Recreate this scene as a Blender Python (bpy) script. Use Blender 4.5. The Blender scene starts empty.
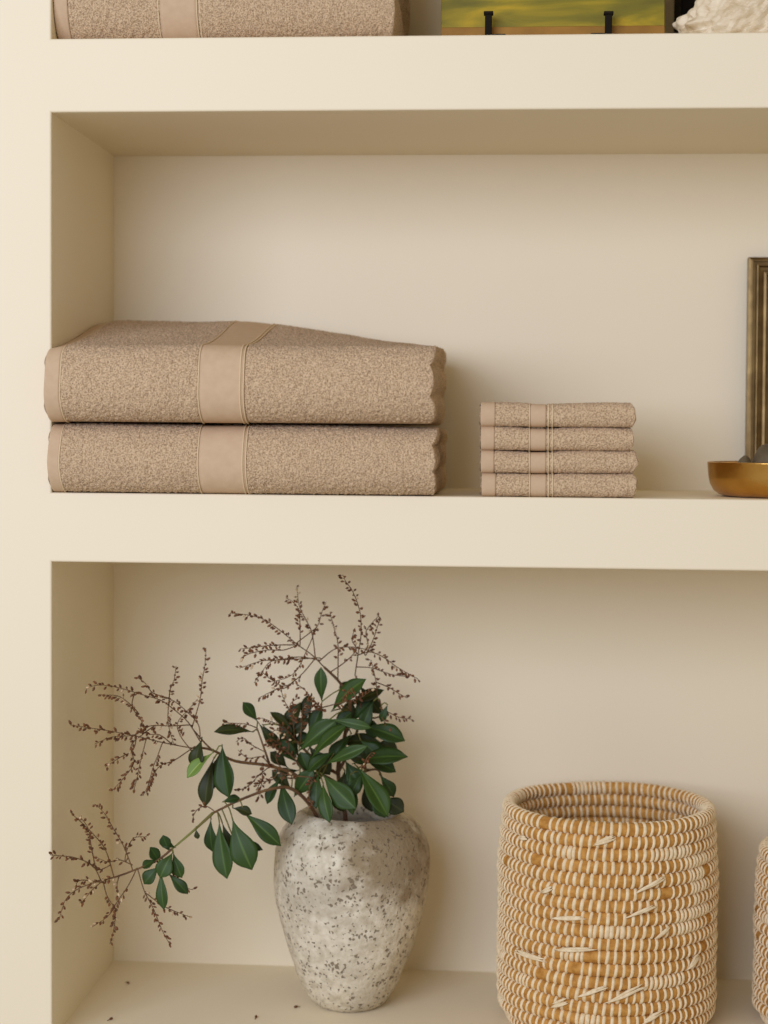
import bpy, bmesh, math, random
from mathutils import Vector, Matrix, noise

random.seed(7)
S = bpy.context.scene
COL = S.collection

# ------------------------------------------------------------------ camera, world, light, exposure
YAW, PITCH, ROLL, FPX, CD = 0.07365, -0.04359, 0.0076, 1750.13, 1.79415
CAM = Vector((0, -CD, 0))
FWD = Vector((-math.sin(YAW) * math.cos(PITCH), math.cos(YAW) * math.cos(PITCH), math.sin(PITCH)))
R0 = Vector((math.cos(YAW), math.sin(YAW), 0))
U0 = R0.cross(FWD)
RT = R0 * math.cos(ROLL) + U0 * math.sin(ROLL)
UP = -R0 * math.sin(ROLL) + U0 * math.cos(ROLL)
cd = bpy.data.cameras.new('camera')
cam = bpy.data.objects.new('camera', cd)
COL.objects.link(cam)
M = Matrix((RT, UP, -FWD)).transposed().to_4x4()
M.translation = CAM
cam.matrix_world = M
cd.sensor_fit = 'HORIZONTAL'
cd.sensor_width = 36
cd.lens = FPX / 768 * 36
cd.dof.use_dof = True
cd.dof.focus_distance = 1.83
cd.dof.aperture_fstop = 4.0
S.camera = cam

W = bpy.data.worlds.new('world')
S.world = W
W.use_nodes = True
bg = W.node_tree.nodes['Background']
bg.inputs[0].default_value = (1.0, 0.88, 0.73, 1)
bg.inputs[1].default_value = 0.47


def area(name, loc, target, sx, sy, power, col):
    l = bpy.data.lights.new(name, 'AREA')
    l.shape = 'RECTANGLE'
    l.size = sx
    l.size_y = sy
    l.energy = power
    l.color = col
    o = bpy.data.objects.new(name, l)
    COL.objects.link(o)
    o.location = loc
    o.rotation_euler = (Vector(target) - Vector(loc)).to_track_quat('-Z', 'Y').to_euler()
    return o


area('window_light', (-1.25, -2.75, 0.62), (0.1, 0.15, -0.02), 2.1, 1.5, 65, (0.88, 0.98, 1.28))
S.view_settings.view_transform = 'Standard'
S.view_settings.look = 'None'
S.view_settings.gamma = 1
S.view_settings.use_curve_mapping = False
S.view_settings.exposure = -0.08

# ------------------------------------------------------------------ measured layout (metres)
XL, ZA, ZB, ZC, ZD, ZE, DEP = -0.4803, 0.4065, 0.3312, -0.0618, -0.1343, -0.6422, 0.285
KY = 0.864


def at(px, py, Y):
    """point at depth Y that a sight line through the photo point meets"""
    d = FWD + RT * ((px - 384) / FPX) + UP * ((512 - py) / FPX)
    return CAM + d * ((Y + CD) / d.y)


def atz(px, py, z):
    d = FWD + RT * ((px - 384) / FPX) + UP * ((512 - py) / FPX)
    return CAM + d * (z / d.z)


# ------------------------------------------------------------------ materials
def srgb(r, g, b):
    f = lambda c: (c / 12.92) if c <= 0.04045 else ((c + 0.055) / 1.055) ** 2.4
    return (f(r / 255), f(g / 255) * 0.97, f(b / 255) * 0.82, 1)


def mat(name, c1, c2=None, scale=20, rough=0.6, bump=0.0, bscale=None, metal=0.0, spec=0.4, dist=0.001, lo=0.35, hi=0.65, sheen=0.0):
    m = bpy.data.materials.new(name)
    m.use_nodes = True
    nt = m.node_tree
    b = nt.nodes['Principled BSDF']
    b.inputs['Base Color'].default_value = c1
    b.inputs['Roughness'].default_value = rough
    b.inputs['Metallic'].default_value = metal
    b.inputs['Specular IOR Level'].default_value = spec
    b.inputs['Sheen Weight'].default_value = sheen
    tc = nt.nodes.new('ShaderNodeTexCoord')
    if c2:
        n = nt.nodes.new('ShaderNodeTexNoise')
        n.inputs['Scale'].default_value = scale
        n.inputs['Detail'].default_value = 5
        r = nt.nodes.new('ShaderNodeValToRGB')
        r.color_ramp.elements[0].position = lo
        r.color_ramp.elements[1].position = hi
        r.color_ramp.elements[0].color = c1
        r.color_ramp.elements[1].color = c2
        nt.links.new(tc.outputs['Object'], n.inputs['Vector'])
        nt.links.new(n.outputs['Fac'], r.inputs[0])
        nt.links.new(r.outputs[0], b.inputs['Base Color'])
    if bump:
        n2 = nt.nodes.new('ShaderNodeTexNoise')
        n2.inputs['Scale'].default_value = bscale or scale
        n2.inputs['Detail'].default_value = 4
        bp = nt.nodes.new('ShaderNodeBump')
        bp.inputs['Strength'].default_value = bump
        bp.inputs['Distance'].default_value = dist
        nt.links.new(tc.outputs['Object'], n2.inputs['Vector'])
        nt.links.new(n2.outputs['Fac'], bp.inputs['Height'])
        nt.links.new(bp.outputs[0], b.inputs['Normal'])
    return m


MT = {}
MT['wall'] = mat('cream_plaster_paint', (0.85, 0.74, 0.515, 1), (0.86, 0.75, 0.53, 1), 2.5, 0.55, 0.08, 180, spec=0.3, dist=0.0004)
MT['terry'] = mat('taupe_terry', srgb(164, 136, 110), srgb(218, 191, 163), 620, 0.95, 0.8, 700, spec=0.05, dist=0.002, lo=0.36, hi=0.58, sheen=0.1)
MT['dobby'] = mat('taupe_woven_border', srgb(198, 171, 147), srgb(203, 177, 153), 120, 0.8, 0.2, 900, spec=0.15, dist=0.0005)
MT['stitch'] = mat('pale_stitch', srgb(216, 194, 166), None, 50, 0.7, spec=0.1)
MT['stem'] = mat('twig_bark', srgb(88, 60, 42), srgb(120, 90, 58), 60, 0.8)
MT['green_stem'] = mat('green_stem', srgb(120, 125, 60), srgb(105, 92, 52), 30, 0.6)
MT['bud'] = mat('dry_bud', srgb(84, 50, 28), srgb(124, 78, 44), 250, 0.6, lo=0.4, hi=0.6)
MT['bud_pale'] = mat('pale_bud', srgb(205, 180, 150), None, rough=0.6)
MT['brass'] = mat('brushed_brass', srgb(216, 172, 100), srgb(196, 150, 80), 30, 0.25, 0.05, 200, metal=1.0)
MT['old_brass'] = mat('aged_brass', srgb(108, 88, 60), srgb(134, 112, 78), 60, 0.42, 0.1, 200, metal=1.0)
MT['stone'] = mat('dark_stone', srgb(84, 72, 54), srgb(106, 92, 70), 60, 0.7, 0.3, 150)
MT['black'] = mat('black_metal', srgb(30, 25, 18), None, rough=0.8, spec=0.1)
MT['box'] = mat('black_lacquer', srgb(22, 18, 14), None, rough=0.8, spec=0.1)
MT['wood'] = mat('golden_wood', srgb(140, 98, 30), srgb(164, 118, 42), 25, 0.5)
MT['board'] = mat('pale_board', srgb(205, 190, 160), srgb(190, 172, 140), 8, 0.8)
MT['quartz'] = mat('white_quartz', srgb(232, 218, 198), srgb(208, 188, 160), 45, 0.45, 0.5, 120, dist=0.002)
MT['coil'] = mat('tan_grass_coil', srgb(170, 118, 54), srgb(204, 152, 82), 140, 0.75, 0.5, 500, spec=0.2, dist=0.0008)
MT['wrap'] = mat('white_binding', srgb(238, 222, 196), srgb(222, 200, 168), 220, 0.6, 0.2, 700, spec=0.25, dist=0.0004)


def leaf_material(name, top, under, vein):
    m = bpy.data.materials.new(name)
    m.use_nodes = True
    nt = m.node_tree
    b = nt.nodes['Principled BSDF']
    b.inputs['Roughness'].default_value = 0.5
    b.inputs['Specular IOR Level'].default_value = 0.28
    uv = nt.nodes.new('ShaderNodeUVMap')
    sx = nt.nodes.new('ShaderNodeSeparateXYZ')
    nt.links.new(uv.outputs[0], sx.inputs[0])
    a = nt.nodes.new('ShaderNodeMath'); a.operation = 'SUBTRACT'; a.inputs[1].default_value = 0.5
    nt.links.new(sx.outputs[0], a.inputs[0])
    ab = nt.nodes.new('ShaderNodeMath'); ab.operation = 'ABSOLUTE'
    nt.links.new(a.outputs[0], ab.inputs[0])
    r = nt.nodes.new('ShaderNodeValToRGB')
    r.color_ramp.elements[0].position = 0.02
    r.color_ramp.elements[0].color = (1, 1, 1, 1)
    r.color_ramp.elements[1].position = 0.06
    r.color_ramp.elements[1].color = (0, 0, 0, 1)
    nt.links.new(ab.outputs[0], r.inputs[0])
    tc = nt.nodes.new('ShaderNodeTexCoord')
    n = nt.nodes.new('ShaderNodeTexNoise')
    n.inputs['Scale'].default_value = 35
    nt.links.new(tc.outputs['Object'], n.inputs['Vector'])
    mx0 = nt.nodes.new('ShaderNodeMixRGB')
    mx0.inputs[1].default_value = top
    mx0.inputs[2].default_value = under
    nt.links.new(n.outputs['Fac'], mx0.inputs[0])
    mx = nt.nodes.new('ShaderNodeMixRGB')
    mx.inputs[2].default_value = vein
    nt.links.new(r.outputs[0], mx.inputs[0])
    nt.links.new(mx0.outputs[0], mx.inputs[1])
    nt.links.new(mx.outputs[0], b.inputs['Base Color'])
    return m


MT['leaf'] = leaf_material('green_leaf', srgb(26, 46, 14), srgb(50, 74, 24), srgb(60, 86, 32))
MT['leaf_mid'] = leaf_material('mid_green_leaf', srgb(34, 58, 17), srgb(60, 86, 30), srgb(76, 102, 42))
MT['leaf_dark'] = leaf_material('dark_leaf', srgb(34, 42, 14), srgb(54, 60, 20), srgb(66, 72, 30))
MT['leaf_pale'] = leaf_material('pale_leaf', srgb(100, 128, 58), srgb(120, 148, 72), srgb(150, 172, 96))


def vase_material():
    m = bpy.data.materials.new('pitted_stone_glaze')
    m.use_nodes = True
    nt = m.node_tree
    L = nt.links.new
    b = nt.nodes['Principled BSDF']
    b.inputs['Roughness'].default_value = 0.8
    b.inputs['Specular IOR Level'].default_value = 0.2
    tc = nt.nodes.new('ShaderNodeTexCoord')

    def noi(s, d=6):
        n = nt.nodes.new('ShaderNodeTexNoise')
        n.inputs['Scale'].default_value = s
        n.inputs['Detail'].default_value = d
        L(tc.outputs['Object'], n.inputs['Vector'])
        return n

    def ramp(src, p0, p1, c0, c1):
        r = nt.nodes.new('ShaderNodeValToRGB')
        r.color_ramp.elements[0].position = p0
        r.color_ramp.elements[1].position = p1
        r.color_ramp.elements[0].color = c0
        r.color_ramp.elements[1].color = c1
        L(src, r.inputs[0])
        return r
    n1 = noi(110)
    base = ramp(n1.outputs['Fac'], 0.3, 0.62, srgb(196, 186, 170), srgb(226, 218, 206))
    # brown weathering on the shoulder at the right
    sp = nt.nodes.new('ShaderNodeSeparateXYZ')
    L(tc.outputs['Object'], sp.inputs[0])
    vd = nt.nodes.new('ShaderNodeVectorMath'); vd.operation = 'DISTANCE'
    vd.inputs[1].default_value = (0.052, -0.055, 0.188)
    L(tc.outputs['Object'], vd.inputs[0])
    n2 = noi(48)
    ad = nt.nodes.new('ShaderNodeMath'); ad.operation = 'MULTIPLY_ADD'
    L(n2.outputs['Fac'], ad.inputs[0])
    ad.inputs[1].default_value = 0.10
    L(vd.outputs['Value'], ad.inputs[2])
    st = ramp(ad.outputs[0], 0.088, 0.128, (0.95, 0.95, 0.95, 1), (0, 0, 0, 1))
    mx = nt.nodes.new('ShaderNodeMixRGB')
    mx.inputs[2].default_value = srgb(146, 128, 104)
    L(st.outputs[0], mx.inputs[0])
    L(base.outputs[0], mx.inputs[1])
    # grey veil
    n3 = noi(14, 3)
    gv = ramp(n3.outputs['Fac'], 0.5, 0.68, (0, 0, 0, 1), (0.45, 0.45, 0.45, 1))
    mxg = nt.nodes.new('ShaderNodeMixRGB')
    mxg.inputs[2].default_value = srgb(160, 148, 134)
    L(gv.outputs[0], mxg.inputs[0])
    L(mx.outputs[0], mxg.inputs[1])
    # small dark pits
    v = nt.nodes.new('ShaderNodeTexVoronoi')
    v.inputs['Scale'].default_value = 190
    nw = noi(160, 2)
    wm = nt.nodes.new('ShaderNodeVectorMath'); wm.operation = 'MULTIPLY_ADD'
    L(nw.outputs['Color'], wm.inputs[0])
    wm.inputs[1].default_value = (0.009, 0.009, 0.009)
    L(tc.outputs['Object'], wm.inputs[2])
    L(wm.outputs[0], v.inputs['Vector'])
    n4 = noi(60, 3)
    a2 = nt.nodes.new('ShaderNodeMath'); a2.operation = 'MULTIPLY_ADD'
    L(n4.outputs['Fac'], a2.inputs[0])
    a2.inputs[1].default_value = -0.95
    L(v.outputs['Distance'], a2.inputs[2])
    a3 = nt.nodes.new('ShaderNodeMath'); a3.operation = 'ADD'; a3.inputs[1].default_value = 0.62
    L(a2.outputs[0], a3.inputs[0])
    pit = ramp(a3.outputs[0], 0.30, 0.46, (0.85, 0.85, 0.85, 1), (0, 0, 0, 1))
    mxp = nt.nodes.new('ShaderNodeMixRGB')
    mxp.inputs[2].default_value = srgb(120, 105, 88)
    L(pit.outputs[0], mxp.inputs[0])
    L(mxg.outputs[0], mxp.inputs[1])
    L(mxp.outputs[0], b.inputs['Base Color'])
    n5 = noi(220, 4)
    su = nt.nodes.new('ShaderNodeMath'); su.operation = 'SUBTRACT'
    L(n5.outputs['Fac'], su.inputs[0])
    L(pit.outputs[0], su.inputs[1])
    bp = nt.nodes.new('ShaderNodeBump')
    bp.inputs['Strength'].default_value = 0.7
    bp.inputs['Distance'].default_value = 0.0018
    L(su.outputs[0], bp.inputs['Height'])
    L(bp.outputs[0], b.inputs['Normal'])
    return m


MT['vase'] = vase_material()


def painting_material():
    m = bpy.data.materials.new('yellow_green_painting')
    m.use_nodes = True
    nt = m.node_tree
    L = nt.links.new
    b = nt.nodes['Principled BSDF']
    b.inputs['Roughness'].default_value = 0.5
    tc = nt.nodes.new('ShaderNodeTexCoord')
    mp = nt.nodes.new('ShaderNodeMapping')
    mp.inputs['Scale'].default_value = (1, 1, 4)
    mp.inputs['Rotation'].default_value = (0, -0.18, 0)
    L(tc.outputs['Object'], mp.inputs[0])
    n = nt.nodes.new('ShaderNodeTexNoise')
    n.inputs['Scale'].default_value = 9
    n.inputs['Detail'].default_value = 5
    n.inputs['Distortion'].default_value = 0.6
    L(mp.outputs[0], n.inputs['Vector'])
    r = nt.nodes.new('ShaderNodeValToRGB')
    e = r.color_ramp.elements
    e[0].position = 0.30; e[0].color = srgb(104, 96, 4)
    e[1].position = 0.74; e[1].color = srgb(206, 160, 4)
    for p, c in ((0.42, srgb(122, 112, 2)), (0.5, srgb(150, 132, 2)), (0.58, srgb(176, 148, 2))):
        x = e.new(p); x.color = c
    L(n.outputs['Fac'], r.inputs[0])
    L(r.outputs[0], b.inputs['Base Color'])
    return m


MT['paint'] = painting_material()


# ------------------------------------------------------------------ helpers
def link(name, bm, m, parent=None, smooth=False, loc=None):
    me = bpy.data.meshes.new(name)
    bm.normal_update()
    bm.to_mesh(me)
    bm.free()
    ms = m if isinstance(m, (list, tuple)) else [m]
    for x in ms:
        me.materials.append(x)
    if smooth:
        for p in me.polygons:
            p.use_smooth = True
    o = bpy.data.objects.new(name, me)
    COL.objects.link(o)
    if parent:
        o.parent = parent
    if loc is not None:
        o.location = loc
    return o


def tag(o, label, cat, group=None):
    o['label'] = label
    o['category'] = cat
    if group:
        o['group'] = group
    return o


def thing(name, label, cat, loc=(0, 0, 0), rz=0, group=None):
    o = bpy.data.objects.new(name, None)
    o.empty_display_size = 0.02
    COL.objects.link(o)
    o.location = loc
    o.rotation_euler = (0, 0, rz)
    return tag(o, label, cat, group)


def add_box(bm, x0, x1, y0, y1, z0, z1, bev=0.0, edges=None):
    vs = [bm.verts.new((x, y, z)) for x in (x0, x1) for y in (y0, y1) for z in (z0, z1)]
    f = [(0, 1, 3, 2), (4, 6, 7, 5), (0, 4, 5, 1), (2, 3, 7, 6), (0, 2, 6, 4), (1, 5, 7, 3)]
    fs = [bm.faces.new([vs[i] for i in q]) for q in f]
    bmesh.ops.recalc_face_normals(bm, faces=fs)
    if bev:
        es = set(e for q in fs for e in q.edges)
        if edges:
            es = [e for e in es if edges(e)]
        bmesh.ops.bevel(bm, geom=list(es), offset=bev, segments=3, profile=0.5, affect='EDGES')


def add_tube(bm, pts, radii, n=6, mi=0):
    pts = [Vector(p) for p in pts]
    rings = []
    prev = None
    for i, p in enumerate(pts):
        t = (pts[min(i + 1, len(pts) - 1)] - pts[max(i - 1, 0)])
        if t.length < 1e-7:
            t = Vector((0, 0, 1))
        t.normalize()
        a = prev - t * prev.dot(t) if prev else t.orthogonal()
        if a.length < 1e-6:
            a = t.orthogonal()
        a.normalize()
        prev = a
        b = t.cross(a)
        r = radii[i] if hasattr(radii, '__len__') else radii
        rings.append([bm.verts.new(p + a * r * math.cos(2 * math.pi * k / n) + b * r * math.sin(2 * math.pi * k / n)) for k in range(n)])
    fs = []
    for i in range(len(rings) - 1):
        for k in range(n):
            fs.append(bm.faces.new((rings[i][k], rings[i][(k + 1) % n], rings[i + 1][(k + 1) % n], rings[i + 1][k])))
    fs.append(bm.faces.new(rings[0][::-1]))
    fs.append(bm.faces.new(rings[-1]))
    for f in fs:
        f.material_index = mi


def smooth_path(pts, sub=4):
    """Catmull-Rom through the points"""
    P = [Vector(p) for p in pts]
    out = []
    for i in range(len(P) - 1):
        p0 = P[max(i - 1, 0)]; p1 = P[i]; p2 = P[i + 1]; p3 = P[min(i + 2, len(P) - 1)]
        for k in range(sub):
            t = k / sub
            out.append(0.5 * ((2 * p1) + (p2 - p0) * t + (2 * p0 - 5 * p1 + 4 * p2 - p3) * t * t + (-p0 + 3 * p1 - 3 * p2 + p3) * t ** 3))
    out.append(P[-1])
    return out


def add_lathe(bm, prof, n=64, wob=None):
    rings = []
    for (r, z) in prof:
        ring = []
        for k in range(n):
            a = 2 * math.pi * k / n
            rr = r
            zz = z
            if wob:
                rr, zz = wob(r, z, a)
            ring.append(bm.verts.new((rr * math.cos(a), rr * math.sin(a), zz)))
        rings.append(ring)
    for i in range(len(rings) - 1):
        for k in range(n):
            bm.faces.new((rings[i][k], rings[i][(k + 1) % n], rings[i + 1][(k + 1) % n], rings[i + 1][k]))
    bm.faces.new(rings[0][::-1])
    bm.faces.new(rings[-1])


def struct(name, bm, m):
    o = link(name, bm, m)
    o['kind'] = 'structure'
    return o


# ------------------------------------------------------------------ the built-in shelving (setting)
XR = 1.05
ZT, ZBOT = 0.74, -0.92
frontlong = lambda y: (lambda e: abs(e.verts[0].co.y - y) < 1e-5 and abs(e.verts[1].co.y - y) < 1e-5 and abs(e.verts[0].co.z - e.verts[1].co.z) < 1e-5)
frontvert = lambda x: (lambda e: all(abs(v.co.y) < 1e-5 and abs(v.co.x - x) < 1e-5 for v in e.verts))
bm = bmesh.new(); add_box(bm, XL - 0.75, XL, 0, DEP + 0.08, ZBOT, ZT + 0.3, 0.0022, frontvert(XL)); struct('wall_left', bm, MT['wall'])
bm = bmesh.new(); add_box(bm, XR, XR + 0.6, 0, DEP + 0.08, ZBOT, ZT + 0.3, 0.0022, frontvert(XR)); struct('wall_right', bm, MT['wall'])
bm = bmesh.new(); add_box(bm, XL, XR, DEP, DEP + 0.08, ZBOT, ZT + 0.3); struct('wall_back', bm, MT['wall'])
for nm, z0, z1 in (('ceiling', ZT, ZT + 0.3), ('trim_1', ZB, ZA), ('trim_2', ZD, ZC), ('floor', ZBOT, ZE)):
    bm = bmesh.new()
    add_box(bm, XL - 0.0026, XR + 0.0026, -0.00005, DEP, z0, z1, 0.0022, frontlong(-0.00005))
    struct(nm, bm, MT['wall'])


# ------------------------------------------------------------------ towels
def towel_parts(root, x0, x1, z0, h, yf, yb, hem, bands, stitches, hfun=None, lobes=2.6, lobe=0.0055, dx=0.00125, amp=0.0011, nfront=64, seed=0, cloth=False):
    """folded towel: rounded front fold, padded top, layered right end.
    x, y and z are in the root's own space (root at the towel's base)."""
    hf = hfun or (lambda x, y: 1.0)
    ry = min(h * 0.5, 0.036)
    ring = []       # (y, zfrac 0..1)
    nb = 18
    for i in range(nb):
        t = i / nb
        ring.append((yb - ry + (yf + ry - (yb - ry)) * t, 0.0))
    for i in range(nfront):
        a = -math.pi / 2 - math.pi * i / nfront
        c, s = math.cos(a), math.sin(a)
        e = 0.86
        ring.append((yf + ry - ry * abs(c) ** e, 0.5 + 0.5 * math.copysign(abs(s) ** e, s)))
    ntop = 90 if not cloth else 40
    for i in range(ntop):
        t = i / ntop
        ring.append((yf + ry + (yb - ry - (yf + ry)) * t, 1.0))
    for i in range(16):
        a = math.pi / 2 - math.pi * i / 16
        c, s = math.cos(a), math.sin(a)
        ring.append((yb - ry + ry * abs(c) ** 0.9, 0.5 + 0.5 * math.copysign(abs(s) ** 0.9, s)))

    def endx(zf, y):
        q = abs(math.sin(math.pi * lobes * zf + 0.25 * math.sin(y * 23 + seed) * zf * (1 - zf) * 4))
        n = noise.noise(Vector((y * 30, zf * 3, seed + 5.1))) * 0.0025
        return lobe * (q ** 0.55) + n

    def P(x, y, zf, off=0.0):
        hh = h * hf(x, y)
        u = (x - x0) / (x1 - x0)
        px = x
        if u > 0.85:
            k = (u - 0.85) / 0.15
            px = x + (endx(zf, y) - lobe) * k ** 3
        if not cloth:
            px += 0.0005 * math.sin(zf * 9 + seed) * (1 - u)
        # slumped waves where layers show
        w = 0.0015 * noise.noise(Vector((x * 9, y * 9, seed + zf * 2)))
        z = z0 + hh * zf + w * zf
        if off:
            zc = zf - 0.5
            ny = -1 if y < yf + ry else (1 if y > yb - ry else 0)
            if ny:
                yy = (y - (yf + ry)) / ry if ny < 0 else (y - (yb - ry)) / ry
                v = Vector((0, yy, zc * 2))
                v.normalize()
            else:
                v = Vector((0, 0, 1 if zf > .5 else -1))
            y += v.y * off
            z += v.z * off
        return Vector((px, y, z))

    def flat(x):
        for a, b_ in bands + [hem]:
            if a - 0.0006 <= x <= b_ + 0.0006:
                return True
        return False
    rnd = random.Random(seed)
    bm = bmesh.new()
    nx = int((x1 - x0) / dx)
    rings = []
    for i in range(nx + 1):
        x = x0 + (x1 - x0) * i / nx
        fl = flat(x)
        row = []
        for (y, zf) in ring:
            o = 0.0
            if not fl and zf > 0.02:
                o = amp * (rnd.random() * 1.7 + 0.6 * noise.noise(Vector((x * 300, y * 300, zf * h * 300 + seed))) - 0.1)
            elif fl:
                o = -0.0006
            edge = min(i, nx - i)
            sh = 0.0
            if edge < 4 and i < 4:
                sh = -(4 - edge) ** 2 * 0.00016
            row.append(bm.verts.new(P(x, y, zf, o + sh)))
        rings.append(row)
    n = len(ring)
    for i in range(nx):
        for k in range(n):
            bm.faces.new((rings[i][k], rings[i + 1][k], rings[i + 1][(k + 1) % n], rings[i][(k + 1) % n]))
    # end caps made of rings that close on the middle line
    for side, base in ((0, rings[0]), (1, rings[-1])):
        prev = base
        m = 16
        xx = x0 if side == 0 else x1
        for j in range(1, m + 1):
            s = 1 - j / m
            row = []
            for (y, zf) in ring:
                z_ = 0.5 + (zf - 0.5) * s
                y_ = min(max(y, yf + ry * (0.1 + 0.9 * (1 - s))), yb - ry * (0.1 + 0.9 * (1 - s)))
                if side == 0:
                    v = P(xx, y_, z_)
                    v.x -= 0.0012 * math.sin(math.pi * z_ * 2.99) ** 2
                else:
                    v = P(xx, y_, z_)
                    v.x += amp * rnd.random()
                row.append(bm.verts.new(v))
            for k in range(n):
                q = (prev[k], prev[(k + 1) % n], row[(k + 1) % n], row[k])
                bm.faces.new(q if side else q[::-1])
            prev = row
    bmesh.ops.remove_doubles(bm, verts=bm.verts, dist=0.00002)
    bmesh.ops.recalc_face_normals(bm, faces=bm.faces)
    link('terry_body', bm, MT['terry'], root, smooth=True)

    def strip(name, a, b_, off, m, steps=6):
        bm = bmesh.new()
        rr = []
        cnt = max(2, int(steps))
        full = [(0, -0.0012)] + [(i / cnt, 0) for i in range(cnt + 1)] + [(1, -0.0012)]
        for (t, d) in full:
            x = a + (b_ - a) * t
            rr.append([bm.verts.new(P(x, y, zf, off + d if zf > 0.0 else off * 0.3)) for (y, zf) in ring])
        for i in range(len(rr) - 1):
            for k in range(n):
                bm.faces.new((rr[i][k], rr[i + 1][k], rr[i + 1][(k + 1) % n], rr[i][(k + 1) % n]))
        bmesh.ops.recalc_face_normals(bm, faces=bm.faces)
        return link(name, bm, m, root, smooth=True)
    strip('side_hem', hem[0] + 0.0004, hem[1], 0.0006, MT['dobby'], 8)
    for a, b_ in bands:
        strip('woven_border', a, b_, 0.0005, MT['dobby'], 10)
    for s in stitches:
        strip('stitch_line', s - 0.0006, s + 0.0006, 0.0014, MT['stitch'], 2)


def xat(px, py, Y):
    return at(px, py, Y).x


# bath towels on the middle shelf
def bath(label, ybot, yf, yb, h, z, pxr, band, stitch, hem, hfun, seed, grp):
    r = thing('bath_towel', label, 'towel', (XL, 0, z), 0, grp)
    Yv = yf + 0.004
    X = lambda p: xat(p, ybot, Yv) - XL
    towel_parts(r, 0.0010, X(pxr), 0.0, h, yf, yb, (0.0010, X(hem)), [(X(band[0]), X(band[1]))], [X(s) for s in stitch], hfun, seed=seed)
    return r


G1 = 'folded bath towels on the middle shelf'
bath('lower of the two folded taupe bath towels, lying flat on the middle shelf', 465, -0.020, 0.262, 0.0704, ZC + 0.0004, 436,
     (198.5, 247), (198.5, 243, 246.5, 60.5), 60, lambda x, y: 1 - 0.03 * max(0, (x - 0.3) / 0.1), 1, G1)


def h_top(x, y):
    t = min(max((y - 0.0) / 0.22, 0), 1)
    t = t * t * (3 - 2 * t) * 0.55 + t * 0.45
    side = 1 - max(0.0, (x - 0.17) / 0.23) ** 1.1
    lump = 0.05 * noise.noise(Vector((x * 14, y * 10, 3.3))) * t
    return 1 + (0.41 * side + 0.08) * t + lump - 0.05 * max(0, 1 - x / 0.03) ** 2


bath('upper folded taupe bath towel with a puffed top, resting on the other bath towel', 385, -0.034, 0.264, 0.0788, ZC + 0.0741, 434,
     (199, 244.5), (199, 240.5, 244, 61), 60, h_top, 2, G1)

# bath towel on the top shelf (only its foot shows; unseen thickness added to shade the wall beside it)
bath('folded taupe bath towel on the top shelf, cut by the picture\'s upper edge', 20, 0.004, 0.27, 0.14, ZA + 0.0004, 395,
     (160, 197), (158.5, 197, 200), 68, None, 3, None)

# four face cloths
labs = ['topmost of the four small folded taupe face cloths', 'second from the top of the four small folded taupe face cloths',
        'third from the top of the four small folded taupe face cloths', 'bottom one of the four small folded taupe face cloths, lying on the shelf']
zc = ZC + 0.0004
for k in (3, 2, 1, 0):
    yf = 0.004
    pl, pr = ((480, 635), (480.5, 634), (480.5, 637), (481, 636))[k]
    py = (417, 441, 463, 486)[k]
    h = (0.0243, 0.0238, 0.0228, 0.0236)[k]
    xl = xat(pl, py, yf)
    X = lambda p: xat(p, py, yf) - xl
    r = thing('face_cloth', labs[k], 'towel', (xl, 0, zc), (-0.012, 0.01, 0.008, -0.03)[k], 'folded face cloths')
    hm = 494.5 + (0.5, 0, -0.5, 1)[k]
    towel_parts(r, 0, X(pr), 0, h, yf, 0.155, (0, X(hm)), [(X(530), X(546))], [X(529.5), X(548.5), X(552.5)],
                lambda x, y, k=k: 1 - 0.05 * math.exp(-((x - 0.062) / 0.02) ** 2) + 0.02 * math.sin(x * 60 + k), lobes=1, lobe=0.004, amp=0.0006, nfront=26, seed=20 + k, cloth=True)
    zc += h + 0.0005


# ------------------------------------------------------------------ vase
vb = atz(349, 1002, ZE)
VY = vb.y
vs = FPX / (VY + CD)
VX = xat(351, 900, VY)
vh = at(351, 812, VY).z - ZE
prof_px = [(1008, 26), (1007, 34), (1003, 38.5), (996, 43.5), (985, 49), (970, 55), (950, 62), (925, 69.5), (900, 75), (880, 77.5), (862, 78), (848, 77), (836, 73.5), (828, 69), (820, 62), (815, 55.5), (812, 50.5)]
pz = lambda y: (1008 - y) / (1008 - 812) * vh
prof = [(r / vs * 1.012, pz(y)) for y, r in prof_px]
ri, zi = prof[-1]
prof += [(ri - 0.003, zi + 0.0006), (ri - 0.006, zi - 0.0015), (ri - 0.006, zi - 0.010), (ri + 0.008, zi - 0.035), (ri + 0.014, zi - 0.08), (ri + 0.0, zi - 0.15), (0.02, zi - 0.19)]
dense = []
for i in range(len(prof) - 1):
    for k in range(4):
        t = k / 4
        dense.append((prof[i][0] * (1 - t) + prof[i + 1][0] * t, prof[i][1] * (1 - t) + prof[i + 1][1] * t))
dense.append(prof[-1])


def vwob(r, z, a):
    p = Vector((math.cos(a) * r, math.sin(a) * r, z))
    d = 0.0022 * noise.noise(p * 14 + Vector((3, 1, 2))) + 0.0010 * noise.noise(p * 70)
    if r < 0.03 and z > 0.03:
        d *= 0.3
    zz = z + (0.0025 * noise.noise(p * 9) if z > vh * 0.9 else 0)
    return r + d, max(zz, 0.0005)


bm = bmesh.new()
add_lathe(bm, dense, 160, vwob)
vz = link('vase', bm, MT['vase'], smooth=True, loc=(VX, VY, ZE))
tag(vz, 'pitted off-white stone vase holding leafy branches, on the bottom shelf', 'vase')


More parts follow.
